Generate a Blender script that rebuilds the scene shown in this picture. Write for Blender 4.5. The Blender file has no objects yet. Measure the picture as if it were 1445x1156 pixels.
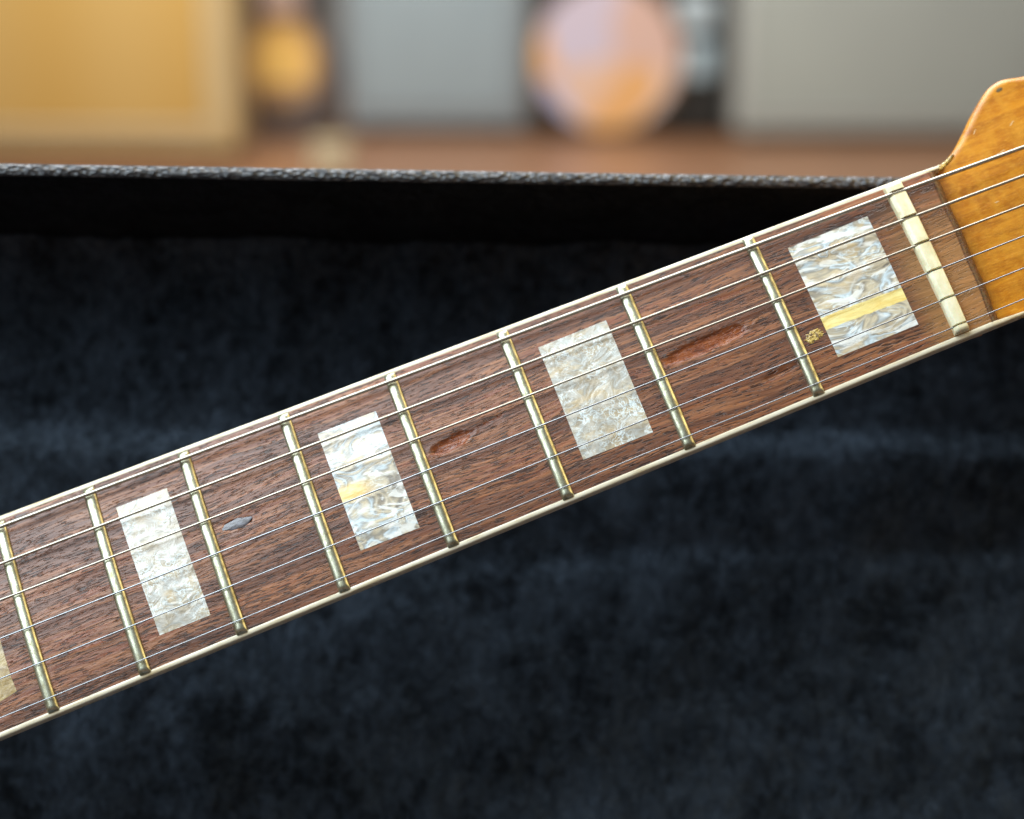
import bpy, bmesh, math, random
import numpy as np
from mathutils import Matrix, Vector, noise

sc = bpy.context.scene
COL = sc.collection
random.seed(4)

# ------------------------------------------------------------------ camera
PITCH = math.radians(16.0)          # camera looks 16 degrees down
CAM_H = 0.51                        # metres above the wooden floor
F_PX, PX_W, PX_H = 2500.0, 1445.0, 1156.0
cam_d = bpy.data.cameras.new('camera')
cam = bpy.data.objects.new('camera', cam_d)
COL.objects.link(cam)
sc.camera = cam
CAM_M = Matrix.Translation((0, 0, CAM_H)) @ Matrix.Rotation(math.pi / 2 - PITCH, 4, 'X')
cam.matrix_world = CAM_M
cam_d.sensor_width = 36.0
cam_d.lens = 36.0 * F_PX / PX_W
cam_d.clip_start = 0.01
cam_d.clip_end = 100.0
cam_d.dof.use_dof = True
cam_d.dof.focus_distance = 0.413
cam_d.dof.aperture_fstop = cam_d.lens / 11.0
cam_d.dof.aperture_blades = 0

# ------------------------------------------------------------------ light
w = bpy.data.worlds.new('World')
sc.world = w
w.use_nodes = True
bg = w.node_tree.nodes['Background']
bg.inputs[0].default_value = (0.88, 0.93, 1.0, 1)
bg.inputs[1].default_value = 0.13


def area(name, campos, target, sx, sy, power, color):
    d = bpy.data.lights.new(name, 'AREA')
    d.shape = 'RECTANGLE'
    d.size, d.size_y = sx, sy
    d.energy = power
    d.color = color
    o = bpy.data.objects.new(name, d)
    COL.objects.link(o)
    p = CAM_M @ Vector(campos)
    t = CAM_M @ Vector(target)
    o.location = p
    o.rotation_euler = (t - p).to_track_quat('-Z', 'Y').to_euler()
    return o


area('window_light', (-1.05, 0.92, 0.50), (0, 0, -0.41), 1.3, 1.4, 62, (0.80, 0.92, 1.0))
area('room_window_light', (-0.3, 2.0, -1.5), (0, 0.2, -2.0), 3.0, 1.5, 150, (0.97, 0.98, 1.0))
area('warm_bounce_fill', (1.15, 0.95, -0.30), (0.05, 0, -0.42), 1.5, 1.2, 26, (1.0, 0.74, 0.30))  # added unseen fill, stands in for warm room bounce on the frets

sc.view_settings.view_transform = 'Standard'
sc.view_settings.look = 'None'
sc.view_settings.exposure = -0.4
sc.view_settings.gamma = 1.0
sc.render.engine = 'CYCLES'
sc.cycles.use_denoising = True
sc.cycles.max_bounces = 6


# ------------------------------------------------------------------ helpers
def put(name, verts, faces, mat=None, parent=None, smooth=True, scale=0.001, auto=None):
    v = np.asarray(verts, dtype=np.float64) * scale
    me = bpy.data.meshes.new(name)
    me.from_pydata(v.tolist(), [], faces)
    me.validate()
    if smooth:
        me.polygons.foreach_set('use_smooth', [True] * len(me.polygons))
        if auto is not None:
            me.set_sharp_from_angle(angle=math.radians(auto))
    me.update()
    o = bpy.data.objects.new(name, me)
    COL.objects.link(o)
    if mat:
        me.materials.append(mat)
    if parent:
        o.parent = parent
    return o


def tag(o, label=None, cat=None, group=None, kind=None):
    if label: o['label'] = label
    if cat: o['category'] = cat
    if group: o['group'] = group
    if kind: o['kind'] = kind
    return o


def empty(name, M):
    o = bpy.data.objects.new(name, None)
    COL.objects.link(o)
    o.matrix_world = M
    o.empty_display_size = 0.02
    return o


def grid_faces(nu, nv, off=0, closed_v=False):
    f = []
    for i in range(nu - 1):
        for j in range(nv if closed_v else nv - 1):
            j2 = (j + 1) % nv
            f.append((off + i * nv + j, off + (i + 1) * nv + j, off + (i + 1) * nv + j2, off + i * nv + j2))
    return f


def tube(path, radius, sides=12, cap=True):
    """path (n,3); radius scalar or (n,)"""
    path = np.asarray(path, float)
    n = len(path)
    r = np.broadcast_to(np.asarray(radius, float), (n,))
    t = np.gradient(path, axis=0)
    t /= np.linalg.norm(t, axis=1)[:, None]
    up = np.array([0, 0, 1.0])
    s = np.cross(t, up)
    s /= np.linalg.norm(s, axis=1)[:, None]
    b = np.cross(s, t)
    a = np.arange(sides) / sides * 2 * math.pi
    v = path[:, None, :] + r[:, None, None] * (np.cos(a)[None, :, None] * s[:, None, :] + np.sin(a)[None, :, None] * b[:, None, :])
    f = grid_faces(n, sides, 0, True)
    if cap:
        f.append(tuple(range(sides)))
        f.append(tuple(range((n - 1) * sides, n * sides))[::-1])
    return v.reshape(-1, 3), f


def boxmesh(x0, x1, y0, y1, z0, z1, bev=0.0, seg=3):
    bm = bmesh.new()
    bmesh.ops.create_cube(bm, size=1.0)
    for v in bm.verts:
        v.co = Vector((x0 + (v.co.x + .5) * (x1 - x0), y0 + (v.co.y + .5) * (y1 - y0), z0 + (v.co.z + .5) * (z1 - z0)))
    if bev > 0:
        bmesh.ops.bevel(bm, geom=list(bm.edges), offset=bev, segments=seg, affect='EDGES', profile=0.5)
    return bm


def putbm(name, bm, mat, parent=None, smooth=True, auto=40):
    me = bpy.data.meshes.new(name)
    bmesh.ops.recalc_face_normals(bm, faces=bm.faces)
    bm.to_mesh(me)
    bm.free()
    if smooth:
        me.polygons.foreach_set('use_smooth', [True] * len(me.polygons))
        me.set_sharp_from_angle(angle=math.radians(auto))
    o = bpy.data.objects.new(name, me)
    COL.objects.link(o)
    me.materials.append(mat)
    if parent:
        o.parent = parent
    return o


class NT:
    def __init__(s, name, unit=1):
        s.unit = unit
        s.m = bpy.data.materials.new(name)
        s.m.use_nodes = True
        s.t = s.m.node_tree
        s.b = s.t.nodes['Principled BSDF']

    def n(s, typ, **kw):
        nd = s.t.nodes.new(typ)
        for k, v in kw.items():
            setattr(nd, k, v)
        return nd

    def link(s, a, b):
        s.t.links.new(a, b)

    def set(s, **kw):
        names = dict(color='Base Color', rough='Roughness', metal='Metallic', spec='Specular IOR Level', coat='Coat Weight',
                     coatr='Coat Roughness', sheen='Sheen Weight', sheenr='Sheen Roughness', sheent='Sheen Tint', ior='IOR',
                     sss='Subsurface Weight', sssr='Subsurface Radius', ssss='Subsurface Scale')
        for k, v in kw.items():
            i = s.b.inputs[names[k]]
            if hasattr(v, 'links'):
                s.link(v, i)
            elif isinstance(v, tuple) and len(v) == 3 and i.type == 'RGBA':
                i.default_value = (*v, 1)
            else:
                i.default_value = v
        return s

    def coords(s, scale=None, rot=(0, 0, 0), loc=(0, 0, 0), vec=None):
        if scale is None:
            scale = (1000, 1000, 1000) if vec is None else (1, 1, 1)
        elif vec is None:
            scale = tuple(q * s.unit for q in scale)
        m = s.n('ShaderNodeMapping')
        m.inputs['Scale'].default_value = scale
        m.inputs['Rotation'].default_value = rot
        m.inputs['Location'].default_value = loc
        if vec is None:
            vec = s.n('ShaderNodeTexCoord').outputs['Object']
        s.link(vec, m.inputs['Vector'])
        return m.outputs[0]

    def noise(s, vec, scale=1.0, detail=4, rough=.55, dist=0.0, out=0):
        nd = s.n('ShaderNodeTexNoise')
        nd.inputs['Scale'].default_value = scale
        nd.inputs['Detail'].default_value = detail
        nd.inputs['Roughness'].default_value = rough
        nd.inputs['Distortion'].default_value = dist
        s.link(vec, nd.inputs['Vector'])
        return nd.outputs[out]

    def ramp(s, fac, stops, interp='LINEAR'):
        r = s.n('ShaderNodeValToRGB')
        r.color_ramp.interpolation = interp
        e = r.color_ramp.elements
        while len(e) < len(stops):
            e.new(0.5)
        for el, (p, c) in zip(e, stops):
            el.position = p
            el.color = (*c, 1) if not isinstance(c, (int, float)) else (c, c, c, 1)
        s.link(fac, r.inputs[0])
        return r.outputs[0]

    def mix(s, fac, a, b, blend='MIX'):
        m = s.n('ShaderNodeMix', data_type='RGBA', blend_type=blend)
        for sock, v in ((m.inputs[0], fac), (m.inputs[6], a), (m.inputs[7], b)):
            if hasattr(v, 'links'):
                s.link(v, sock)
            elif isinstance(v, (int, float)):
                sock.default_value = v
            else:
                sock.default_value = (*v, 1)
        return m.outputs[2]

    def math(s, op, a, b=0.0, clamp=False):
        m = s.n('ShaderNodeMath', operation=op, use_clamp=clamp)
        for sock, v in ((m.inputs[0], a), (m.inputs[1], b)):
            if hasattr(v, 'links'):
                s.link(v, sock)
            else:
                sock.default_value = v
        return m.outputs[0]

    def bump(s, h, strength=.3, dist=.0002, normal=None, into='Normal'):
        b = s.n('ShaderNodeBump')
        b.inputs['Strength'].default_value = strength
        b.inputs['Distance'].default_value = dist
        s.link(h, b.inputs['Height'])
        if normal is not None:
            s.link(normal, b.inputs['Normal'])
        if into:
            s.link(b.outputs[0], s.b.inputs[into])
        return b.outputs[0]

    def attr(s, name):
        return s.n('ShaderNodeAttribute', attribute_name=name).outputs['Fac']


# ------------------------------------------------------------------ pixel -> place
def floor_pt(px, py):
    d = CAM_M.to_3x3() @ Vector(((px - PX_W / 2) / F_PX, (PX_H / 2 - py) / F_PX, -1))
    s = -CAM_H / d.z
    return CAM_M.translation + d * s


def wx(px, y, z):
    """world x of a pixel column for a point at world depth y and height z"""
    depth = y * math.cos(PITCH) + (CAM_H - z) * math.sin(PITCH)
    return (px - PX_W / 2) / F_PX * depth


def wz(py, y):
    a = math.atan((PX_H / 2 - py) / F_PX) - PITCH
    return CAM_H + y * math.tan(a)


# ------------------------------------------------------------------ materials
def m_plain(name, color, rough=.5, **kw):
    return NT(name).set(color=color, rough=rough, **kw).m


def m_rosewood():
    k = NT('rosewood', 1000)
    base = k.coords()
    warp = k.noise(k.coords((.025, .06, .06)), 1, 2, .5, 0, 1)
    wv = k.n('ShaderNodeVectorMath', operation='MULTIPLY_ADD')
    wv.inputs[1].default_value = (0, 5.0, 0)
    k.link(warp, wv.inputs[0])
    k.link(base, wv.inputs[2])
    grain = wv.outputs[0]
    big = k.noise(k.coords((.012, .32, .3), (0, 0, .03), vec=grain), 1, 5, .6)
    fine = k.noise(k.coords((.05, 1.7, 1), (0, 0, .03), vec=grain), 1, 5, .62)
    c1 = k.ramp(big, [(.30, (.060, .024, .014)), (.40, (.20, .078, .036)), (.47, (.115, .043, .021)), (.54, (.31, .130, .055)), (.61, (.20, .062, .027)), (.70, (.37, .165, .068))])
    c2 = k.ramp(fine, [(.30, (.40, .37, .37)), (.48, (.95, .95, .95)), (.68, (1.35, 1.3, 1.25))])
    c = k.mix(.85, c1, c2, 'MULTIPLY')
    redm = k.ramp(k.noise(k.coords((.05, .35, .3), vec=grain), 1, 3), [(.58, 0.0), (.72, .55)])
    c = k.mix(redm, c, (.21, .066, .026))
    # pores: short dark dashes along the grain
    pn = k.noise(k.coords((.34, 2.9, 1), (0, 0, -.10), vec=grain), 1, 2, .5)
    dens = k.noise(k.coords((.03, .25, .2), vec=grain), 1, 3)
    pthr = k.math('ADD', pn, k.math('MULTIPLY', dens, -.32))
    pores = k.ramp(pthr, [(.225, 1.0), (.285, 0.0)])
    c = k.mix(k.math('MULTIPLY', pores, .75), c, (.012, .007, .006))
    wear = k.attr('wear')
    wc = k.ramp(k.noise(k.coords((.35, 1.8, 1)), 1, 4), [(.3, (.08, .024, .011)), (.48, (.24, .064, .020)), (.75, (.36, .11, .03))])
    c = k.mix(wear, c, wc)
    worn = k.attr('worn')     # sun-bleached, hand-worn wood round the nut
    c = k.mix(k.math('MULTIPLY', worn, .6), c, (.42, .21, .065))
    endw = k.attr('endgrain')
    ec = k.ramp(k.noise(k.coords((.9, .9, .9)), 1, 5), [(.35, (.035, .012, .007)), (.65, (.12, .036, .016))])
    c = k.mix(endw, c, ec)
    rough = k.mix(k.attr('gloss'), k.ramp(fine, [(.3, .44), (.7, .27)]), (.2, .2, .2))
    k.set(color=c, rough=rough, spec=.55)
    h = k.math('SUBTRACT', k.math('MULTIPLY', fine, .45), pores)
    b1 = k.bump(h, .75, .00016, into=None)
    h2 = k.noise(k.coords((.25, 1.0, 1), (0, 0, -.05), vec=grain), 1, 5, .65)
    k.bump(h2, .55, .00022, b1)
    return k.m


def m_amber(name='amber_maple', scale=1.0):
    k = NT(name, 1000)
    g = k.noise(k.coords((.07, .45, .35), (0, 0, .25)), 1, 5, .6, .6)
    fl = k.noise(k.coords((.28, .12, .2), (0, 0, .5)), 1, 4, .55)
    c = k.ramp(g, [(.3, (.30, .095, .003)), (.5, (.46, .160, .005)), (.72, (.62, .245, .010))])
    c = k.mix(k.ramp(fl, [(.42, 0.0), (.66, .45)]), c, (.66, .31, .025))
    fleck = k.noise(k.coords((.7, 2.2, 2), (0, 0, .35)), 1, 3, .6)
    c = k.mix(k.ramp(fleck, [(.50, 0.0), (.68, .45)]), c, (.68, .31, .03))
    k.set(color=c, rough=.34, spec=.45, coat=.15, coatr=.12)
    k.bump(k.noise(k.coords((.3, .6, .5)), 1, 5, .65), .4, .00025)
    return k.m


def m_pearl(name, seed, fine, stripes=(), gold=0.0):
    """mother-of-toilet-seat pearloid: flowing flakes that catch the light at different tilts"""
    k = NT(name, 1000)
    b = k.coords(loc=(seed * 17.3, seed * 9.1, 0))
    rot = .5 + seed * .4
    sw = k.noise(k.coords((.09, .15, .2), (0, 0, rot), vec=b), 1, 2, .5, 1.6)
    if fine:
        fl = k.noise(k.coords((.24, .24, .3), vec=b), 1, 3, .55, 1.2)
        ridge = k.math('ABSOLUTE', k.math('SUBTRACT', k.noise(k.coords((.36, .36, .3), vec=b), 1, 3, .6, 1.8), .5))
        veins = k.ramp(ridge, [(.0, 1.0), (.022, .7), (.05, 0.0)])
        vm = k.ramp(k.noise(k.coords((.15, .15, .1), loc=(9, 2, 4), vec=b), 1, 2), [(.42, .05), (.58, 1.0)])
    else:
        fl = k.noise(k.coords((.10, .24, .3), (0, 0, rot), vec=b), 1, 3, .55, 1.8)
        ridge = k.math('ABSOLUTE', k.math('SUBTRACT', k.noise(k.coords((.09, .22, .3), (0, 0, rot + .2), vec=b), 1, 3, .55, 2.2), .5))
        veins = k.ramp(ridge, [(.0, .9), (.012, .4), (.04, 0.0)])
        vm = k.ramp(k.noise(k.coords((.12, .12, .1), loc=(9, 2, 4), vec=b), 1, 2), [(.42, .0), (.6, .9)])
    veins = k.math('MULTIPLY', veins, vm)
    c = k.ramp(sw, [(.34, (.24, .21, .165)), (.42, (.62, .54, .38)), (.49, (.31, .285, .235)), (.55, (.60, .72, .78)), (.60, (.40, .40, .37)), (.68, (.70, .60, .40))])
    c = k.mix(k.ramp(fl, [(.50, 0.0), (.60, .85)]), c, (.86, .87, .82))
    if fine:
        c = k.mix(.6, c, (.42, .36, .26))
    creamy = k.noise(k.coords((.11, .2, .2), (0, 0, 1.3), loc=(5, 3, 1), vec=b), 1, 2, .5, 1.0)
    c = k.mix(k.ramp(creamy, [(.56, 0.0), (.68, .5)]), c, (.66, .48, .23))
    c = k.mix(k.math('MULTIPLY', veins, .85), c, (.84, .97, 1.0))
    if gold:
        gn = k.ramp(k.noise(k.coords((.3, .5, .3), vec=b), 1, 5), [(.35, (.27, .17, .045)), (.6, (.48, .34, .11)), (.75, (.62, .5, .24))])
        c = k.mix(gold, c, gn)
    for (x0, x1, y0, y1, slope, soft, softx, col) in stripes:
        tc = k.coords()
        sx = k.n('ShaderNodeSeparateXYZ')
        k.link(tc, sx.inputs[0])
        yy = k.math('ADD', sx.outputs[1], k.math('MULTIPLY', k.math('SUBTRACT', sx.outputs[0], x0), slope))
        yy = k.math('ADD', yy, k.math('MULTIPLY', k.noise(k.coords((.45, .1, .1)), 1, 5, .65), .9))

        def step(v, e, inv=False, soft=soft):
            r = k.n('ShaderNodeMapRange', interpolation_type='SMOOTHSTEP')
            k.link(v, r.inputs[0])
            r.inputs[1].default_value, r.inputs[2].default_value = e - soft, e + soft
            r.inputs[3].default_value, r.inputs[4].default_value = (1, 0) if inv else (0, 1)
            return r.outputs[0]
        mk = k.math('MULTIPLY', step(yy, y0), step(yy, y1, True))
        mk = k.math('MULTIPLY', mk, k.math('MULTIPLY', step(sx.outputs[0], x0, False, .3), step(sx.outputs[0], x1, True, softx)))
        hue = k.ramp(k.noise(k.coords((.10, .5, .3), loc=(2, 5, 0)), 1, 4, .6, 1.0), [(.34, tuple(q * f for q, f in zip(col, (.85, .72, .45)))), (.5, col), (.66, tuple(min(1, q + .12) for q in col))])
        c = k.mix(k.math('MULTIPLY', mk, .92), c, hue)
    k.set(color=c, rough=.30, spec=.8, coat=.10, coatr=.12)
    tilt = k.math('ADD', k.math('MULTIPLY', fl, .6), sw)
    k.bump(tilt, .34 if fine and not gold else .20, .0010)
    return k.m


def m_metal(name, color, rough, dirt=(.10, .08, .035), amount=.5, bump=.22):
    k = NT(name, 1000)
    n1 = k.noise(k.coords((.9, .35, .9)), 1, 6, .7)
    n2 = k.noise(k.coords((4, 4, 4)), 1, 3, .6)
    d = k.ramp(k.math('ADD', k.math('MULTIPLY', n1, .75), k.math('MULTIPLY', n2, .25)), [(.40, amount), (.56, 0.0)])
    c = k.mix(d, color, dirt)
    k.set(color=c, metal=.93, rough=k.ramp(n1, [(.3, rough + .16), (.7, rough)]))
    k.bump(k.noise(k.coords((2.4, .8, 2.4)), 1, 5, .65), bump, .00008)
    return k.m


def m_plush(name, lo, hi, sheen):
    k = NT(name)
    a = k.noise(k.coords((55, 40, 40)), 1, 5, .62, .5)
    b = k.noise(k.coords((330, 240, 240)), 1, 5, .7, .8)
    s = k.math('ADD', k.math('MULTIPLY', a, .45), k.math('MULTIPLY', b, .55))
    c = k.ramp(s, [(.41, lo), (.59, hi)])
    k.set(color=c, rough=.95, spec=.1, sheen=k.ramp(s, [(.38, sheen * .3), (.62, sheen)]), sheenr=.45, sheent=(.55, .74, 1.0))
    n = k.bump(b, 1.0, .0045, into=None)
    k.bump(k.noise(k.coords((1300, 1000, 1000)), 1, 3, .6), .8, .0008, n)
    return k.m


def m_tolex():
    k = NT('black_tolex')
    v = k.n('ShaderNodeTexVoronoi', feature='F1')
    v.inputs['Scale'].default_value = 1
    k.link(k.coords((560, 950, 950), (0, 0, .5)), v.inputs['Vector'])
    n = k.noise(k.coords((900, 900, 900)), 1, 4, .65)
    h = k.math('ADD', v.outputs['Distance'], k.math('MULTIPLY', n, .6))
    c = k.ramp(h, [(.35, (.17, .185, .20)), (.95, (.022, .024, .028))])
    k.set(color=c, rough=.34, spec=.7)
    k.bump(h, 1.0, .0010)
    return k.m


ROSE = m_rosewood()
AMBER = m_amber()
FRET = m_metal('fret_nickel', (.58, .58, .44), .29, (.17, .14, .05), .7)
WOUND = m_metal('wound_string_nickel', (.52, .48, .40), .28, (.2, .15, .07), .3, .05)
PLAIN = m_metal('plain_string_steel', (.36, .38, .40), .24, (.2, .17, .12), .2, .02)
CHROME = m_metal('chrome', (.75, .75, .74), .15, (.3, .28, .24), .2)

k = NT('aged_binding', 1000)
bn = k.noise(k.coords((.12, .9, .9)), 1, 5, .6)
k.set(color=k.ramp(bn, [(.32, (.56, .46, .27)), (.48, (.76, .70, .52)), (.7, (.86, .82, .68))]), rough=.32, spec=.5, coat=.3, coatr=.15)
k.bump(k.noise(k.coords((.5, 1.2, 1.2)), 1, 4), .2, .0001)
BINDING = k.m
k = NT('aged_bone', 1000)
bn = k.noise(k.coords((.35, .22, .35)), 1, 4, .6)
k.set(color=k.ramp(bn, [(.35, (.64, .57, .34)), (.55, (.77, .72, .48)), (.75, (.84, .81, .62))]), rough=.36, spec=.5, sss=.12, ssss=.001)
k.bump(k.noise(k.coords((1.2, 1.2, 1.2)), 1, 4), .25, .0001)
NUTM = k.m
k = NT('yellowed_lacquer', 1000)
k.set(color=k.ramp(k.noise(k.coords((1.6, 1.6, 1.6)), 1, 5, .7), [(.40, (.10, .05, .012)), (.52, (.50, .32, .05)), (.66, (.85, .68, .22))]), rough=.22, spec=.6, coat=.6)
k.bump(k.noise(k.coords((1.4, 2.5, 2)), 1, 4), .9, .0004)
LACQ = k.m

# ------------------------------------------------------------------ floor and wall
k = NT('wood_floor')
br = k.n('ShaderNodeTexBrick')
br.inputs['Scale'].default_value = 1
br.inputs['Brick Width'].default_value = 1.2
br.inputs['Row Height'].default_value = .09
br.inputs['Mortar Size'].default_value = .002
br.inputs['Color1'].default_value = (.36, .175, .085, 1)
br.inputs['Color2'].default_value = (.26, .12, .055, 1)
br.inputs['Mortar'].default_value = (.05, .025, .012, 1)
k.link(k.coords((1, 1, 1), (0, 0, .02)), br.inputs['Vector'])
gr = k.noise(k.coords((3, 40, 3)), 1, 5)
k.set(color=k.mix(.6, br.outputs['Color'], k.ramp(gr, [(.3, (.6, .6, .6)), (.7, (1.25, 1.2, 1.15))]), 'MULTIPLY'), rough=.38)
FLOORM = k.m
fl = put('floor', [(-6, -3, 0), (6, -3, 0), (6, 5.2, 0), (-6, 5.2, 0)], [(0, 1, 2, 3)], FLOORM, scale=1, smooth=False)
tag(fl, kind='structure')
k = NT('wall_paint')
k.set(color=(.33, .31, .27), rough=.8)
k.bump(k.noise(k.coords((200, 200, 200)), 1, 3), .1, .001)
wl = put('wall', [(-6, 5.2, 0), (6, 5.2, 0), (6, 5.2, 2.7), (-6, 5.2, 2.7)], [(0, 1, 2, 3)], k.m, scale=1, smooth=False)
tag(wl, kind='structure')

# ------------------------------------------------------------------ the guitar
L_SCALE = 609.6
K_TAPER = 0.0159
W0 = 21.35          # half width of the bound board at the nut, mm
RAD2 = 368.0        # 2 x fingerboard radius
RV = np.array([-3.10395587e-01, -5.55291916e-02, 3.74085552e-01])
TV = np.array([95.4263095, 34.9605014, -415.741212])
ang = float(np.linalg.norm(RV))
GM = CAM_M @ Matrix.Translation(Vector((TV * .001).tolist())) @ Matrix.Rotation(ang, 4, Vector((RV / ang).tolist()))
guitar = empty('electric_guitar', GM)
tag(guitar, 'bound rosewood guitar neck with pearl block inlays leaning on the case edge', 'guitar')


def half(x, side=-1):
    return np.where(np.asarray(side) > 0, 21.35 - .0202 * np.minimum(x, 8.0), W0 - K_TAPER * np.minimum(x, 8.0))


def crown(y): return -np.asarray(y, float) ** 2 / RAD2


def fret_x(n): return -L_SCALE * (1 - 2 ** (-n / 12))


# fingerboard: fine grid with the divots that playing has worn in it
X0, X1 = -412.0, 10.6
nx, ny = 1180, 120
xs = np.concatenate([np.linspace(X0, X1, nx), [11.2, 11.9, 12.5, 13.0, 13.3]])
drop = np.concatenate([np.zeros(nx), [.35, 1.0, 2.1, 3.6, 5.6]])
endw = np.concatenate([np.clip((np.linspace(X0, X1, nx) - 10.3) / .3, 0, 1), [1, 1, 1, 1, 1]])
ts = np.linspace(-1, 1, ny)
XX, TT = np.meshgrid(xs, ts, indexing='ij')
YY = TT * (half(XX, TT) - 1.15)
# the end is not quite square: it runs 2 mm further on the bass side
shift = np.clip((XX - 4) / 6.6, 0, 1) * (TT * 1.15 + .35 * np.sin(TT * 9) * .3)
ZZ = crown(YY) - drop[:, None]
wear = np.zeros_like(ZZ)
gloss = np.zeros_like(ZZ)
dz = np.zeros_like(ZZ)


def divot(cx, cy, lx, ly, tilt, depth, wearamt, pw=2.0, seed=0):
    global wear, dz, gloss
    c, s = math.cos(tilt), math.sin(tilt)
    sel = (np.abs(XX - cx) < lx * 1.6) & (np.abs(YY - cy) < ly * 4)
    for i, j in zip(*np.nonzero(sel)):
        x, y = XX[i, j] - cx, YY[i, j] - cy
        nz = noise.noise((x * .45 + seed, y * 1.5, seed * 3.1)) * .22 + noise.noise((x * 1.5, y * 4, seed)) * .10
        r = (abs((c * x + s * y) / lx) ** pw + abs((-s * x + c * y) / ly) ** pw) ** (1 / pw) + nz
        if r < 1.0:
            f = min(1, (1 - r) / .28)
            f = f * f * (3 - 2 * f)
            dz[i, j] -= depth * f
            gloss[i, j] = max(gloss[i, j], f)
            wear[i, j] = max(wear[i, j], wearamt * min(1, (1 - r) / .12))
        elif r < 1.16:
            dz[i, j] += depth * .22 * (1 - abs(r - 1.08) / .08)


divot(-53.6, .15, 11.4, 2.0, .035, .55, .95, 2.3, 1)
divot(-117.6, .55, 5.6, 1.75, .12, .55, .95, 2.2, 5)
divot(-171.4, 1.45, 3.9, 1.15, -.06, .40, .25, 2.0, 9)
divot(-40.0, -12.6, 5.0, .9, .10, .20, .15, 2.0, 12)
divot(-108.0, 1.9, 5.0, .35, .10, .16, .5, 2.0, 15)
ZZ += dz
worn = np.clip((XX + 7) / 5, 0, 1) * np.clip((TT * -1 + .95), 0, 1)
V = np.stack([XX + shift, YY, ZZ], -1).reshape(-1, 3)
F = grid_faces(len(xs), ny)
F = [f[::-1] if False else f for f in F]
# sides and underside
nb = len(V)
low = []
for i in range(len(xs)):
    low.append((xs[i] + shift[i, 0], YY[i, 0], -3.3 if xs[i] < 10.7 else -5.6)); low.append((xs[i] + shift[i, -1], YY[i, -1], -3.3 if xs[i] < 10.7 else -5.6))
V = np.vstack([V, np.array(low)])
for i in range(len(xs) - 1):
    a, b = i * ny, (i + 1) * ny
    F.append((a, nb + 2 * i, nb + 2 * i + 2, b))
    a, b = i * ny + ny - 1, (i + 1) * ny + ny - 1
    F.append((a, b, nb + 2 * i + 3, nb + 2 * i + 1))
    F.append((nb + 2 * i, nb + 2 * i + 1, nb + 2 * i + 3, nb + 2 * i + 2))
board = put('fingerboard', V, F, ROSE, guitar, auto=50)
n_extra = len(low)
for nm, arr in (('wear', wear), ('gloss', gloss), ('endgrain', np.repeat(endw[:, None], ny, 1)), ('worn', worn)):
    at = board.data.attributes.new(nm, 'FLOAT', 'POINT')
    at.data.foreach_set('value', np.concatenate([arr.ravel(), np.zeros(n_extra)]).astype(np.float32))

# binding: a rounded strip down each edge
for sgn in (1, -1):
    bx = np.concatenate([np.linspace(X0, 8.5, 160), np.linspace(9.2, 19.5 if sgn < 0 else 15.0, 16)])
    prof = [(-1.17, -3.4), (-1.17, -.02), (-1.05, .05), (-.42, .06), (-.16, -.03), (-.03, -.28), (0, -.7), (-.02, -2.9), (-.14, -3.3), (-.3, -3.4)]
    vv = []
    for x in bx:
        wob = .05 * noise.noise((x * .03, sgn * 7, 0)) + .03 * noise.noise((x * .3, sgn * 3, 4))
        h = float(half(x, sgn)) + wob
        t = max(0.0, (x - 9.0) / 10.5)
        for (a, z) in prof:
            zz = z - t * 2.8 if z > -2.5 else z - t * 2.2
            yy = h + a * (1 - .45 * t) - t * (.7 if sgn < 0 else -.4)
            vv.append((x, sgn * yy, float(crown(h + a)) + zz))
    ff = grid_faces(len(bx), len(prof), 0, True)
    ff.append(tuple(range(len(prof))))
    ff.append(tuple(range((len(bx) - 1) * len(prof), len(bx) * len(prof)))[::-1])
    if sgn > 0:
        ff = [f[::-1] for f in ff]
    put('binding', vv, ff, BINDING, board, auto=50)

# strings (data first: the frets are dented under them)
S_NUT = [17.45, 10.25, 3.15, -4.15, -11.45, -18.35]
S_LEFT = [(-225, 22.28), (-227.2, 13.29), (-229.4, 4.84), (-231.9, -3.91), (-234.5, -12.81), (-237.2, -21.31)]
S_R = [.55, .42, .32, .20, .17, .145]


def str_y(i, x): return S_NUT[i] + (x / S_LEFT[i][0]) * (S_LEFT[i][1] - S_NUT[i])


# frets
def make_fret(n):
    fx = fret_x(n)
    hw, hwt = float(half(fx)) - .75, float(half(fx)) - .45
    N = 150
    P = 14
    vv = []
    ys = np.linspace(-hw, hwt, N)
    for y in ys:
        e = max(0.0, 1 - ((hwt if y > 0 else hw) - abs(y)) / 1.1)
        hs = 1 - .62 * e ** 1.6
        wsx = 1 - .12 * max(0, e - .6) / .4
        dent = 0
        for i in range(6):
            dent += .10 * math.exp(-((y - str_y(i, fx)) / (.5 + S_R[i])) ** 2) * (1 if n in (1, 2, 3, 5) else .6)
        dent += .03 * noise.noise((y * .8, n * 5.3, 0))
        for j in range(P):
            a = math.pi * j / (P - 1)
            h = abs(math.sin(a)) ** .8 * 1.12 * hs
            h = min(h, 1.12 * hs - dent + .02 * math.sin(a))
            vv.append((fx - math.cos(a) * 1.5 * wsx, y, float(crown(y)) + max(h, 0) - .02))
        vv.append((fx, y, float(crown(y)) - 1.2))
    PP = P + 1
    ff = grid_faces(N, PP, 0, True)
    ff.append(tuple(range(PP)))
    ff.append(tuple(range((N - 1) * PP, N * PP))[::-1])
    ff = [f[::-1] for f in ff]
    return put('fret', vv, ff, FRET, board, auto=50)


for n in range(1, 20):
    make_fret(n)

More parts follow.
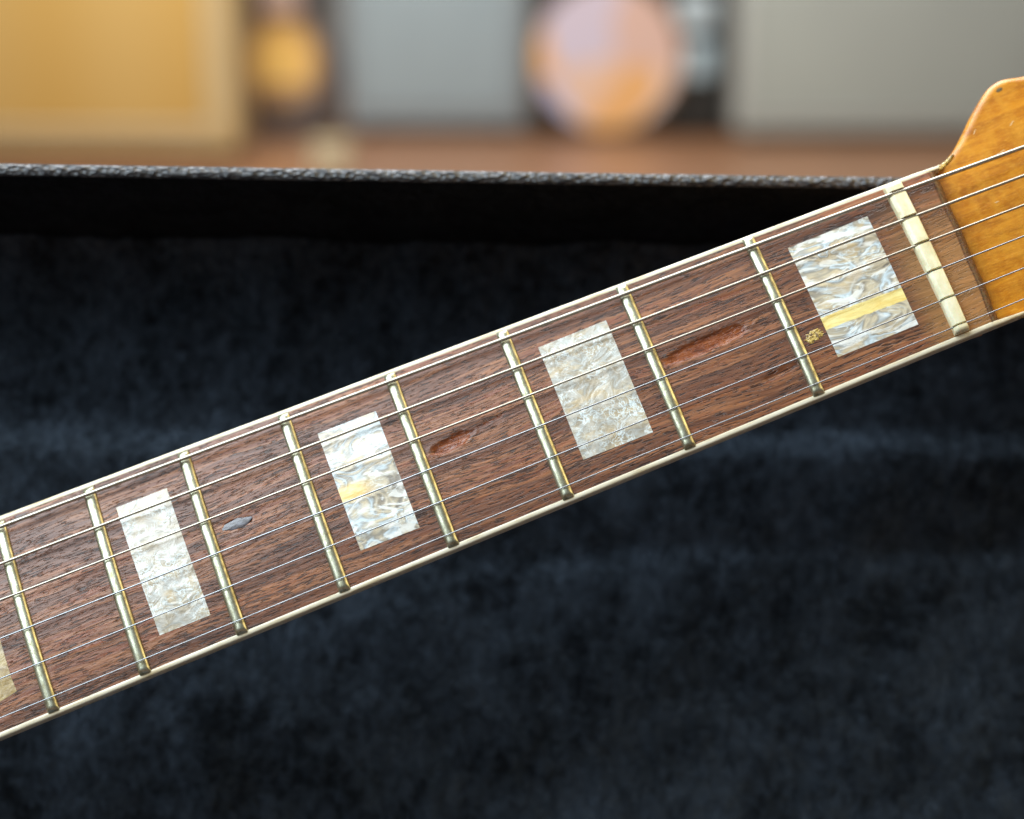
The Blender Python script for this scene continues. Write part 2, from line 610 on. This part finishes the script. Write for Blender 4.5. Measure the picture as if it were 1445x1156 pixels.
# inlays: slabs that follow the crown of the board
INLAYS = [
    ([(-26.55, 15.05), (-6.2, 15.15), (-6.5, -14.3), (-26.7, -14.5)], m_pearl('pearl_swirl', 1.0, False, [(-27.2, -6.0, -6.9, -3.75, .02, .16, .3, (.98, .80, .28))]), 'pearl block with a bright yellow stripe'),
    ([(-90.4, 14.9), (-73.05, 15.0), (-73.1, -14.9), (-90.5, -14.9)], m_pearl('pearl_flake', 2.0, True), None),
    ([(-146.6, 15.15), (-131.8, 15.05), (-131.6, -15.6), (-146.3, -15.5)], m_pearl('pearl_flow', 3.0, False, [(-147, -139.5, -3.2, .6, -.03, .9, 3.2, (.90, .64, .20))]), 'pearl block with an orange patch at its edge'),
    ([(-197.6, 16.5), (-184.7, 16.4), (-184.1, -16.6), (-196.8, -16.65)], m_pearl('pearl_frost', 5.0, True), None),
    ([(-244.5, 17.2), (-232.5, 17.0), (-232.6, -13.2), (-232.3, -16.5), (-236.7, -17.3), (-244.4, -17.5)], m_pearl('pearl_amber', 7.0, True, gold=.92), 'yellowed block with a chipped corner'),
]


def inlay(corners, mat, label):
    bm = bmesh.new()
    top = [bm.verts.new((x, y, 0)) for x, y in corners]
    bm.faces.new(top)
    ymin = min(c[1] for c in corners); ymax = max(c[1] for c in corners)
    for y in np.linspace(ymin, ymax, 26)[1:-1]:
        bmesh.ops.bisect_plane(bm, geom=bm.verts[:] + bm.edges[:] + bm.faces[:], plane_co=(0, y, 0), plane_no=(0, 1, 0))
    bmesh.ops.recalc_face_normals(bm, faces=bm.faces)
    if bm.faces and list(bm.faces)[0].normal.z < 0:
        bmesh.ops.reverse_faces(bm, faces=bm.faces)
    for v in bm.verts:
        v.co.z = -v.co.y ** 2 / RAD2 + .045
    r = bmesh.ops.extrude_face_region(bm, geom=bm.faces[:])
    for v in [g for g in r['geom'] if isinstance(g, bmesh.types.BMVert)]:
        v.co.z += 0.0
    # the extruded copy stays on top, the original sinks into the slot
    newv = set(g for g in r['geom'] if isinstance(g, bmesh.types.BMVert))
    for v in bm.verts:
        if v not in newv:
            v.co.z -= 1.2
    for v in bm.verts:
        v.co *= .001
    o = putbm('inlay', bm, mat, board, auto=30)
    if label:
        o['label'] = label
    return o


for n_, m_ in ((12, 1), (15, 3), (17, 2)):      # the blocks further up the neck
    xa, xb = fret_x(n_), fret_x(n_ - 1)
    xa, xb = xa + (xb - xa) * .22, xb - (xb - xa) * .22
    INLAYS.append(([(xa, 18.2), (xb, 18.0), (xb, -18.0), (xa, -18.2)], INLAYS[m_][1], None))
for a in INLAYS:
    inlay(*a)

# blob of old lacquer by the first fret
bm = bmesh.new()
bmesh.ops.create_icosphere(bm, subdivisions=5, radius=1)
for v in bm.verts:
    p = v.co.copy()
    q = 1 + .45 * noise.noise((p.x * 1.6 + 3, p.y * 1.6, 1)) + .30 * noise.noise((p.x * 4, p.y * 4, 2))
    v.co = Vector((-29.9 + p.x * 2.35 * q + p.y * .3, -7.75 + p.y * 1.25 * q + p.x * .25, 0))
    v.co.z = -v.co.y ** 2 / RAD2 + max(p.z, -.6) * .16 * (1 + .5 * noise.noise((p.x * 4, p.y * 4, 7)))
    v.co *= .001
o = putbm('lacquer_spot', bm, LACQ, board)
o['label'] = 'blob of yellow lacquer beside the first pearl block'

bm = bmesh.new()
bmesh.ops.create_icosphere(bm, subdivisions=4, radius=1)
for v in bm.verts:
    p = v.co.copy()
    q = 1 + .22 * noise.noise((p.x * 1.7 + 8, p.y * 1.7, 4)) + .08 * noise.noise((p.x * 5, p.y * 5, 6))
    v.co = Vector((-171.4 + p.x * 3.5 * q, 1.45 + p.y * 1.25 * q - p.x * .12, 0))
    v.co.z = -v.co.y ** 2 / RAD2 + max(p.z, -.6) * .12 + .03 * noise.noise((p.x * 3, p.y * 3, 1))
    v.co *= .001
k = NT('reflection_tinted_fill', 1000)  # blue-grey tint paints the window's reflection into the fill colour
k.set(color=k.ramp(k.noise(k.coords((.6, 1.5, 1)), 1, 4), [(.4, (.07, .055, .055)), (.65, (.15, .15, .18))]), rough=.25, spec=.6, coat=.3, coatr=.15)
o = putbm('filled_spot', bm, k.m, board)
o['label'] = 'glossy filled spot in the wood with window reflection put into its colour'

# nut
N = 420
hwT, hwB = 20.05, -20.0
ys = np.linspace(hwB, hwT, N)
pr = [(0, -.6), (0, 1.25), (.18, 1.75), (.95, 2.35), (1.2, 2.42), (3.2, 2.25), (3.75, 2.05), (3.98, 1.7), (4.0, -.6)]
vv = []
for y in ys:
    e = min(y - hwB, hwT - y)
    rnd = 1 if e > .9 else math.sqrt(max(0, 1 - (1 - e / .9) ** 2)) * .45 + .55
    cap = 9
    for i in range(6):
        d = abs(y - (S_NUT[i] - .02))
        hwid = S_R[i] + .05
        if d < hwid:
            cap = min(cap, 1.28 + S_R[i] * .35 - math.sqrt(max(0, hwid ** 2 - d * d)) * .6)
    for (x, z) in pr:
        zz = z * rnd if z > 0 else z
        slope = -.12 * max(0, x - 1.2)
        zz = min(zz, cap + slope) if z > 0 else zz
        xx = x + .45 * (y / 20) * (x / 4) + .04 * noise.noise((y * .3, x, 3))
        vv.append((xx, y, float(crown(y)) + zz))
PP = len(pr)
ff = grid_faces(N, PP, 0, True)
ff.append(tuple(range(PP)))
ff.append(tuple(range((N - 1) * PP, N * PP))[::-1])
ff = [f[::-1] for f in ff]
nut = put('nut', vv, ff, NUTM, guitar, auto=32)
nut['label'] = 'cream bone nut with six string slots'

# headstock
HZ = -5.6
ctrl = [(9.5, 20.6), (12.75, 22.0), (15.9, 22.6), (18.9, 23.7), (21.8, 25.6), (25.0, 28.3), (28.6, 31.6), (31.9, 34.2), (34.9, 36.3), (37.3, 37.3), (40.1, 37.5), (45, 36.3), (60, 33.0),
        (90, 29.5), (120, 27.6), (150, 27.0), (165, 29), (176, 29.5), (186, 24), (190, 14), (186, 2), (176, -8), (160, -15.5), (146, -19.5), (134, -26), (120, -31), (100, -33),
        (75, -33.5), (55, -32.5), (42, -29.5), (32, -25.6), (25, -22.8), (19.5, -21.0), (15, -20.3), (11.6, -20.2), (9.5, -20.2)]
pts = [Vector((x, y, 0)) for x, y in ctrl]
outl = []
for i in range(len(pts) - 1):
    p0, p1, p2, p3 = pts[max(i - 1, 0)], pts[i], pts[i + 1], pts[min(i + 2, len(pts) - 1)]
    for s in range(4):
        t = s / 4
        outl.append(.5 * ((2 * p1) + (-p0 + p2) * t + (2 * p0 - 5 * p1 + 4 * p2 - p3) * t * t + (-p0 + 3 * p1 - 3 * p2 + p3) * t ** 3))
outl.append(pts[-1])
bm = bmesh.new()
fv = [bm.verts.new((p.x * .001, p.y * .001, HZ * .001)) for p in outl]
face = bm.faces.new(fv)
r = bmesh.ops.extrude_face_region(bm, geom=[face])
for v in [g for g in r['geom'] if isinstance(g, bmesh.types.BMVert)]:
    v.co.z = (HZ - 13.5) * .001
    if v.co.y < -.005 and v.co.x < .060:
        v.co.y += .010 * min(1, (.060 - v.co.x) / .03)
bm.edges.ensure_lookup_table()
bmesh.ops.recalc_face_normals(bm, faces=bm.faces)
be = [e for e in bm.edges if abs(e.verts[0].co.z - e.verts[1].co.z) < 1e-6 and not (e.verts[0].co.x < .0096 and e.verts[1].co.x < .0096)]
bmesh.ops.bevel(bm, geom=be, offset=.0021, segments=6, affect='EDGES', profile=.5, clamp_overlap=True)
head = putbm('headstock', bm, AMBER, guitar, auto=45)
head['label'] = 'amber lacquered maple headstock'

# dent in the headstock corner and lacquer flakes at the board's end
k = NT('dent_dirt', 1000)
k.set(color=k.ramp(k.noise(k.coords((2, 2, 2)), 1, 4), [(.4, (.05, .035, .012)), (.7, (.2, .14, .05))]), rough=.6)
bm = bmesh.new()
bmesh.ops.create_icosphere(bm, subdivisions=3, radius=1)
for v in bm.verts:
    p = v.co.copy()
    q = 1 + .3 * noise.noise((p.x * 2, p.y * 2, 5))
    v.co = Vector((37.6 + p.x * .85 * q + p.y * .2, 34.75 + p.y * .5 * q, HZ + p.z * .06)) * .001
o = putbm('dent', bm, k.m, head)


def strip(name, line, wid, z, th, mat, parent, seed=0):
    vv = []
    n = len(line)
    for i, (x, y) in enumerate(line):
        a = np.array(line[max(i - 1, 0)]); b = np.array(line[min(i + 1, n - 1)])
        t = (b - a) / np.linalg.norm(b - a)
        nn = np.array([-t[1], t[0]])
        ww = wid * math.sin(math.pi * (i + .6) / (n + .2)) ** .5 * (1 + .35 * noise.noise((x * .9, y * .9, seed)))
        for (o_, h) in ((-.5, -.9), (-.45, .3), (-.2, .8), (.1, 1), (.35, .6), (.5, -.2), (.5, -.9)):
            vv.append((x + nn[0] * o_ * ww, y + nn[1] * o_ * ww, z(i / (n - 1)) + h * th))
    ff = grid_faces(n, 7, 0, True)
    ff.append(tuple(range(7))[::-1]); ff.append(tuple(range((n - 1) * 7, n * 7)))
    ff = [f[::-1] for f in ff]
    return put(name, vv, ff, mat, parent, auto=60)


def curve(pts_, n):
    pts_ = [Vector((*p, 0)) for p in pts_]
    out = []
    m = len(pts_) - 1
    for q in range(n):
        u = q / (n - 1) * m
        i = min(int(u), m - 1)
        t = u - i
        p0, p1, p2, p3 = pts_[max(i - 1, 0)], pts_[i], pts_[i + 1], pts_[min(i + 2, m)]
        v = .5 * ((2 * p1) + (-p0 + p2) * t + (2 * p0 - 5 * p1 + 4 * p2 - p3) * t * t + (-p0 + 3 * p1 - 3 * p2 + p3) * t ** 3)
        out.append((v.x, v.y))
    return out


strip('lacquer_flake', curve([(10.5, 20.3), (13.2, 20.9), (15.8, 21.5), (18.2, 22.4), (20.4, 23.6)], 30), 1.25, lambda t: -2.9 - 2.7 * min(1, t * 1.6), .35, LACQ, head, 2)
strip('lacquer_flake', curve([(10.2, -19.7), (13.5, -20.0), (17, -20.5), (19.5, -21.1)], 24), .8, lambda t: -3.8 - 1.6 * t, .25, LACQ, head, 6)

NICK = m_plain('bare_maple_nick', (.70, .50, .26), .6)
for (x_, y_, l_, a_) in ((31.0, 19.6, 2.4, .1), (36.5, 25.5, 1.6, .5), (24.5, 8.2, 1.2, -.2), (30.5, 12.0, .9, .9), (27.5, 27.0, 1.5, .7)):
    strip('nick', [(x_ + l_ * t_ * math.cos(a_), y_ + l_ * t_ * math.sin(a_) + .08 * math.sin(t_ * 7)) for t_ in np.linspace(-.5, .5, 9)], .22, lambda t: HZ, .03, NICK, head, x_)

# back of the neck
xs2 = np.concatenate([np.linspace(X0, 2, 40), np.linspace(4, 26, 14)])
vv = []
P = 24
for x in xs2:
    h = float(half(x)) - .35
    ht = float(half(x, 1)) - .35
    t = max(0, (x - 4) / 22)
    dep = (17.8 - 3.0 * t) + (-x) * .004
    if x > 8:
        h -= .6 + 2.0 * t
        ht -= .6 + 2.0 * t
    top = -3.35 - 3.0 * min(1, t * 2.4)
    for j in range(P):
        a = math.pi * j / (P - 1)
        ca, sa = math.cos(a), math.sin(a)
        vv.append((x, (ht if ca > 0 else h) * math.copysign(abs(ca) ** 1.25, ca), top - dep * abs(sa) ** .9))
ff = grid_faces(len(xs2), P, 0, True)
ff.append(tuple(range(P))); ff.append(tuple(range((len(xs2) - 1) * P, len(xs2) * P))[::-1])
put('neck', vv, ff, m_amber('amber_neck'), guitar, auto=50)


# tuner posts (beyond the frame) and strings
POSTX = [46, 70, 94, 118, 142, 166]


def string_z(i, x):
    y = str_y(i, x)
    c = float(crown(y))
    r = S_R[i]
    if x <= 1.0:
        t = -(x - 1) / 300
        return c + 1.24 + r + t * .5
    z0 = float(crown(str_y(i, 1.0))) + 1.24 + r
    if x < 3.8:
        return z0 - (x - 1) * .12
    z1 = z0 - 2.8 * .12
    return z1 + (x - 3.8) / (POSTX[i] - 3.8) * (HZ + 5.0 - z1)


for i in range(6):
    r = S_R[i]
    if i < 3:
        pitch = (.33, .28, .24)[i]
        xs3 = np.arange(X0, POSTX[i], pitch / 2)
        rad = np.where(np.arange(len(xs3)) % 2 == 0, r * 1.0, r * .80)
        sides = 10
        mat = WOUND
    else:
        xs3 = np.concatenate([np.linspace(X0, 0, 60), np.linspace(.4, 4.4, 14), np.linspace(5, POSTX[i], 20)])
        rad = r
        sides = 12
        mat = PLAIN
    path = np.array([(x, str_y(i, x), string_z(i, x)) for x in xs3])
    v_, f_ = tube(path, rad, sides)
    s = put('string', v_, f_, mat, guitar)
    # post
    bm = bmesh.new()
    prof = [(0, 8.2), (2.3, 8.2), (2.9, 7.8), (3.0, 6.8), (2.55, 5.6), (2.5, 4.6), (2.9, 3.2), (3.1, 1.2), (4.9, 1.1), (5.2, .5), (5.2, -.2)]
    rings = []
    for (pr_, pz) in prof:
        rings.append([bm.verts.new(((POSTX[i] + 1.5 + max(pr_, .01) * math.cos(a)) * .001, (str_y(i, POSTX[i]) - 2.6 + max(pr_, .01) * math.sin(a)) * .001, (HZ + pz) * .001)) for a in np.linspace(0, 2 * math.pi, 25)[:-1]])
    for a_, b_ in zip(rings, rings[1:]):
        for j in range(24):
            bm.faces.new((a_[j], a_[(j + 1) % 24], b_[(j + 1) % 24], b_[j]))
    bm.faces.new(rings[0])
    putbm('string_post', bm, CHROME, head)

# ------------------------------------------------------------------ open guitar case lid behind the neck
PL = Vector(((0 - 722.5) / F_PX * .440, (578 - 235) / F_PX * .440, -.440))
PR = Vector(((1240 - 722.5) / F_PX * .450, (578 - 254) / F_PX * .450, -.450))
ex = (PR - PL).normalized()
en = Vector((0, math.sin(math.radians(9.0)), math.cos(math.radians(9.0))))
en = (en - ex * en.dot(ex)).normalized()
eu = en.cross(ex)
mid = (PL + PR) / 2
LM = Matrix((ex, eu, en)).transposed().to_4x4()
LM.translation = mid
LIDW0, LIDW1, LIDH, LIPD = -520.0, 560.0, 438.0, 74.0
case = empty('guitar_case', CAM_M @ LM)
tag(case, 'open black guitar case lid with dark plush lining behind the neck', 'guitar case')
TOLEX = m_tolex()
LIPP = m_plush('shade_dark_wall_lining', (.0016, .0021, .0032), (.0058, .0072, .0102), .07)  # darker copy of the plush, the lip's shade put into its colour
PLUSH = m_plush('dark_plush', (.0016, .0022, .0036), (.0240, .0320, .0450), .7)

# outer shell: back panel and four walls
def shellbox(name, *a, mat=TOLEX, bev=.0012):
    return putbm(name, boxmesh(*[q * .001 for q in a], bev), mat, case)


shellbox('back_panel', LIDW0, LIDW1, -LIDH, 0, -LIPD - 20, -LIPD - 13)
for (nm, a) in (('top_wall', (LIDW0, LIDW1, -1.5, .2, -LIPD - 14, -2.2)), ('bottom_wall', (LIDW0, LIDW1, -LIDH, -LIDH + 6, -LIPD - 14, -2.2)),
                ('side_wall', (LIDW0, LIDW0 + 6, -LIDH + 6.2, -3.4, -LIPD - 14, -2.2)), ('side_wall', (LIDW1 - 6, LIDW1, -LIDH + 6.2, -3.4, -LIPD - 14, -2.2))):
    shellbox(nm, *a)
# base half of the case, lying open on the floor in front of the lid
CASE_INV = (CAM_M @ LM).inverted()


def tray(name, *a, mat=TOLEX, bev=.002):
    o = putbm(name, boxmesh(*a, bev), mat, case)
    o.matrix_parent_inverse = CASE_INV
    return o


tray('base_floor', -.52, .56, -.24, .225, .002, .010)
tray('base_wall', -.52, .56, .217, .225, .0105, .040)
tray('base_wall', -.52, .56, -.24, -.232, .0105, .060)
tray('base_wall', -.52, -.512, -.2315, .2165, .0105, .060)
tray('base_wall', .552, .56, -.2315, .2165, .0105, .060)
tray('base_lining', -.5115, .5515, -.2315, .2165, .0105, .028, mat=PLUSH, bev=.008)
# rolled edge along the top
xr = np.linspace(LIDW0, LIDW1, 900)
vv = []
P = 22
for x in xr:
    g = .22 * noise.noise((x * .05, 0, 1)) + .16 * noise.noise((x * .35, 3, 1))
    for j in range(P):
        a = 2 * math.pi * j / P
        rr = 1 + .05 * noise.noise((x * .9, math.cos(a) * 2, math.sin(a) * 2))
        vv.append((x, -.6 + (1.5 + g * .45) * rr * math.sin(a), -.9 + (1.3 + g * .3) * rr * math.cos(a) + .3 * noise.noise((x * .02, 8, 1))))
ff = grid_faces(len(xr), P, 0, True)
ff.append(tuple(range(P))); ff.append(tuple(range((len(xr) - 1) * P, len(xr) * P))[::-1])
ff = [f[::-1] for f in ff]
put('rolled_edge', vv, ff, TOLEX, case)

# lining of the top wall
gx = np.linspace(LIDW0 + 6, LIDW1 - 6, 300)
gz = np.linspace(-1.0, -LIPD, 24)
vv = [(x, -2.0 - .5 * noise.noise((x * .03, z * .08, 2)) - .5 * max(0, noise.noise((x * .15, z * .15, 5))), z) for x in gx for z in gz]
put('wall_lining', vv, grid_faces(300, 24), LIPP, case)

# padded plush panel, with a soft roll and creases across it
nxp, nyp = 470, 240
gx = np.linspace(LIDW0 + 6, LIDW1 - 6, nxp)
gy = -3.0 - (LIDH - 9) * np.linspace(0, 1, nyp) ** 1.15
vv = []


def sstep(a, b, x):
    t = min(1, max(0, (x - a) / (b - a)))
    return t * t * (3 - 2 * t)


for x in gx:
    l1 = 60 + 3.5 * noise.noise((x * .012, 1, 0)) + .5 * noise.noise((x * .08, 5, 0))
    l2 = 88 + 5 * noise.noise((x * .010, 20, 0)) - .035 * x + 1.0 * noise.noise((x * .07, 9, 0))
    for y in gy:
        s = -y
        z = -LIPD + 1.5
        z += (15.0 + 6 * noise.noise((x * .03, 2, 7)) + 5 * noise.noise((x * .09, 12, 7))) * math.exp(-max(0, s - 3) / 13.0)                      # rolls up into the wall
        z += 12.0 * sstep(l1 - 7, l1 + 5, s) * (1 - sstep(l2 - 26, l2 + 6, s)) * (.65 + .35 * noise.noise((x * .01, 3, 3)))
        z -= (2.2 + 3.2 * noise.noise((x * .016, 31, 2))) * math.exp(-((s - l2 - 3) / 4.5) ** 2)
        z += 5.0 * sstep(l2 + 6, l2 + 60, s)
        z += 2.8 * noise.noise((x * .017, s * .022, 4)) + 1.7 * noise.noise((x * .055, s * .06, 6)) + .8 * noise.noise((x * .17, s * .19, 8)) + .3 * noise.noise((x * .4, s * .45, 11))
        vv.append((x, y, z))
ff = [f[::-1] for f in grid_faces(nxp, nyp)]
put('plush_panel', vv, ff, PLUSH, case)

# ------------------------------------------------------------------ things standing on the floor far behind
def m_cloth(name, a, b, scale=900):
    k = NT(name)
    n = k.noise(k.coords((3, 3, 2)), 1, 4)
    wv = k.noise(k.coords((scale, scale, scale)), 1, 2)
    k.set(color=k.mix(k.ramp(n, [(.35, 0.0), (.65, 1.0)]), a, b), rough=.85)
    k.bump(wv, .4, .001)
    return k.m


def amplifier(name, label, x0, x1, yf, depth, h, body, grille, trim, margin, handle=True, cat='amplifier', lower=0.03):
    cx = (x0 + x1) / 2
    r = empty(name, Matrix.Translation((cx, yf, 0)))
    tag(r, label, cat)
    hw = (x1 - x0) / 2
    putbm('cabinet', boxmesh(-hw, hw, 0, depth, .022, h, .012), body, r)
    g = putbm('grille', boxmesh(-hw + margin, hw - margin, -.006, .004, .022 + lower + margin * .6, h - margin, .004), grille, r)
    for a in ((-hw + margin - .012, -hw + margin - .001, .022 + lower + margin * .6 - .012, h - margin + .012), (hw - margin + .001, hw - margin + .012, .022 + lower + margin * .6 - .012, h - margin + .012)):
        putbm('trim', boxmesh(a[0], a[1], -.009, .003, a[2], a[3], .003), trim, r)
    for zz in (.022 + lower + margin * .6 - .013, h - margin + .001):
        putbm('trim', boxmesh(-hw + margin - .0005, hw - margin + .0005, -.009, .003, zz, zz + .011, .003), trim, r)
    for sx in (-1, 1):
        for yy in (.04, depth - .04):
            putbm('foot', boxmesh(sx * (hw - .05) - .018, sx * (hw - .05) + .018, yy - .018, yy + .018, .0005, .0225, .004), DARK, r)
    if handle:
        t = np.linspace(0, 1, 21)
        path = np.stack([(-.10 + .20 * t), np.full(21, depth * .5), h - .004 + .04 * np.abs(np.sin(t * math.pi)) ** .5], 1)
        v_, f_ = tube(path * [1, 1, 1], .009, 10)
        put('handle', v_, f_, DARK, r, scale=1)
    return r


DARK = m_plain('dark_rubber', (.012, .011, .010), .6)
TWEED = m_cloth('tweed_cloth', (.52, .36, .15), (.60, .45, .22), 1200)
k = NT('gold_grille')
wv = k.n('ShaderNodeTexWave')
wv.inputs['Scale'].default_value = 1.1
wv.inputs['Distortion'].default_value = 1.5
wv.inputs['Detail'].default_value = 1
k.link(k.coords((1, 1, .15)), wv.inputs['Vector'])
k.set(color=k.mix(wv.outputs['Fac'], (.56, .34, .085), (.58, .37, .11)), rough=.8)
GOLDG = k.m
GREYC = m_cloth('silver_grille_cloth', (.33, .39, .40), (.28, .335, .345))
GREYW = m_cloth('warm_grey_cloth', (.39, .41, .355), (.35, .365, .32))
GREYB = m_plain('grey_tolex', (.30, .34, .35), .6)
GREYB2 = m_plain('warm_grey_tolex', (.44, .45, .40), .6)
CREAM = m_plain('cream_trim', (.62, .52, .32), .5)

Y1 = 3.6
amplifier('tweed_amplifier', 'tan tweed amplifier with golden grille cloth standing on the floor', wx(-190, Y1, .2), wx(330, Y1, .2), Y1, .24, .56, TWEED, GOLDG, CREAM, .06, lower=.02)
Y2 = 4.0
amplifier('grey_amplifier', 'small silver-blue grille amplifier next to the round pastel disc', wx(486, Y2, .2), wx(742, Y2, .2), Y2, .22, .48, GREYB, GREYC, GREYB, .035)
amplifier('wide_grey_amplifier', 'wide warm grey speaker cabinet standing behind the headstock', wx(1042, 3.9, .2), wx(1500, 3.9, .2), 3.9, .3, .62, GREYB2, GREYW, GREYB2, .03)

# small sunburst instrument between the amplifiers
Y3 = 4.02
zc = .235
xc = wx(398, Y3, zc)
uk = empty('ukulele', Matrix.Translation((xc, Y3, 0)))
tag(uk, 'small sunburst string instrument standing between the tweed and silver-blue amplifiers', 'ukulele')


def uke_r(a):
    # outline: lower bout, waist, upper bout (angle from straight down)
    return (.118 - .0 * a)


bm = bmesh.new()
side = []
zs = np.linspace(.012, .40, 40)
for z in zs:
    t = (z - .012) / .388
    wd = .124 * math.sqrt(max(0.0, 1 - ((t - .34) / .34) ** 2)) if t < .34 else .124 - .040 * sstep(.34, .62, t) + .018 * sstep(.62, .82, t)
    if t > .82:
        wd = .090 * math.sqrt(max(0, 1 - ((t - .82) / .185) ** 2))
    side.append((max(wd, .004), z))
lp = [(wd, z) for wd, z in side] + [(-wd, z) for wd, z in reversed(side)]
fv = [bm.verts.new((a, 0, b)) for a, b in lp]
f0 = bm.faces.new(fv)
r = bmesh.ops.extrude_face_region(bm, geom=[f0])
for v in [g for g in r['geom'] if isinstance(g, bmesh.types.BMVert)]:
    v.co.y += .065
bmesh.ops.recalc_face_normals(bm, faces=bm.faces)
k = NT('sunburst')
sx = k.n('ShaderNodeSeparateXYZ')
k.link(k.coords((1, 1, 1), loc=(0, 0, -.165)), sx.inputs[0])
rr = k.math('SQRT', k.math('ADD', k.math('POWER', k.math('MULTIPLY', sx.outputs[0], 1.0), 2), k.math('POWER', k.math('MULTIPLY', sx.outputs[2], .85), 2)))
k.set(color=k.ramp(rr, [(.0, (1.0, .66, .18)), (.055, (.90, .52, .13)), (.085, (.25, .15, .10)), (.105, (.04, .037, .037))]), rough=.3, coat=.5)
putbm('body', bm, k.m, uk)
putbm('neck', boxmesh(-.042, .042, -.012, .008, .27, .66, .004), m_plain('pale_neck', (.62, .44, .34), .5), uk)
putbm('bridge', boxmesh(-.04, .04, -.008, .002, .10, .115, .002), m_plain('bridge_wood', (.35, .22, .14), .5), uk)
putbm('headstock', boxmesh(-.03, .03, -.008, .008, .661, .76, .004), m_plain('dark_headstock', (.05, .03, .02), .4), uk)

# dark cabinet with a round pastel disc
Y4 = 3.98
x0, x1 = wx(752, Y4, .2), wx(1030, Y4, .2)
dc = empty('dark_cabinet', Matrix.Translation(((x0 + x1) / 2, Y4, 0)))
tag(dc, 'black cabinet with a round pastel disc on its front', 'cabinet')
hw = (x1 - x0) / 2
putbm('body', boxmesh(-hw, hw, .02, .22, .004, .60, .014), m_plain('black_lacquer', (.022, .022, .020), .5), dc)
rad = 101 / F_PX * 4.0
cz = wz(80, Y4)
cx = wx(857, Y4, cz) - (x0 + x1) / 2
k = NT('pastel_disc')
tc = k.coords((1, 1, 1))
v = k.n('ShaderNodeTexVoronoi', feature='F1')
v.inputs['Scale'].default_value = 7.5
k.link(k.coords((1, 1, 1), loc=(.03, 0, .07)), v.inputs['Vector'])
sxx = k.n('ShaderNodeSeparateColor')
k.link(v.outputs['Color'], sxx.inputs[0])
c = k.ramp(sxx.outputs[0], [(.05, (.62, .50, .55)), (.25, (.80, .40, .10)), (.42, (.50, .48, .64)), (.60, (.74, .56, .48)), (.78, (.72, .34, .08)), (.92, (.48, .58, .66))])
k.set(color=c, rough=.45)
bm = bmesh.new()
for (rA, y0_, y1_) in ((rad, -.012, .019),):
    bmesh.ops.create_cone(bm, cap_ends=True, segments=64, radius1=rA, radius2=rA * .985, depth=.03)
    for v_ in bm.verts:
        x_, y_, z_ = v_.co
        v_.co = Vector((cx + x_, .004 - z_, cz + y_))
disc = putbm('disc', bm, k.m, dc)
bm = bmesh.new()
tpts = [(cx + rad * 1.03 * math.cos(a), -.002, cz + rad * 1.03 * math.sin(a)) for a in np.linspace(0, 2 * math.pi, 73)]
tv, tf = [], []
for i, p in enumerate(tpts[:-1]):
    a = 2 * math.pi * i / 72
    for j in range(8):
        b = 2 * math.pi * j / 8
        tv.append((p[0] + .008 * math.cos(b) * math.cos(a), p[1] + .008 * math.sin(b), p[2] + .008 * math.cos(b) * math.sin(a)))
for i in range(72):
    for j in range(8):
        tf.append((i * 8 + j, i * 8 + (j + 1) % 8, ((i + 1) % 72) * 8 + (j + 1) % 8, ((i + 1) % 72) * 8 + j))
put('rim', tv, tf, m_plain('bronze_rim', (.14, .09, .05), .4), dc, scale=1)
bm.free()
bx = wx(983, Y4, .3) - (x0 + x1) / 2
for q_ in range(4):
    z_ = wz(112, Y4) + q_ * .105
    putbm('side_panel', boxmesh(bx - .042, bx + .042, .004, .019, z_, z_ + .078, .007), m_cloth('blue_grey_panel', (.36, .48, .52), (.55, .58, .57)), dc)

# small cream box on the floor
p = floor_pt(466, 252)
cb = empty('cream_box', Matrix.Translation((p.x, p.y, 0)))
tag(cb, 'small cream box on the wooden floor by the silver-blue amplifier', 'box')
putbm('case', boxmesh(-.035, .035, 0, .06, .0015, .055, .006), m_plain('cream_paint', (.48, .39, .24), .45), cb)
putbm('lid', boxmesh(-.037, .037, -.002, .062, .0555, .068, .004), m_plain('cream_lid', (.46, .37, .21), .45), cb)
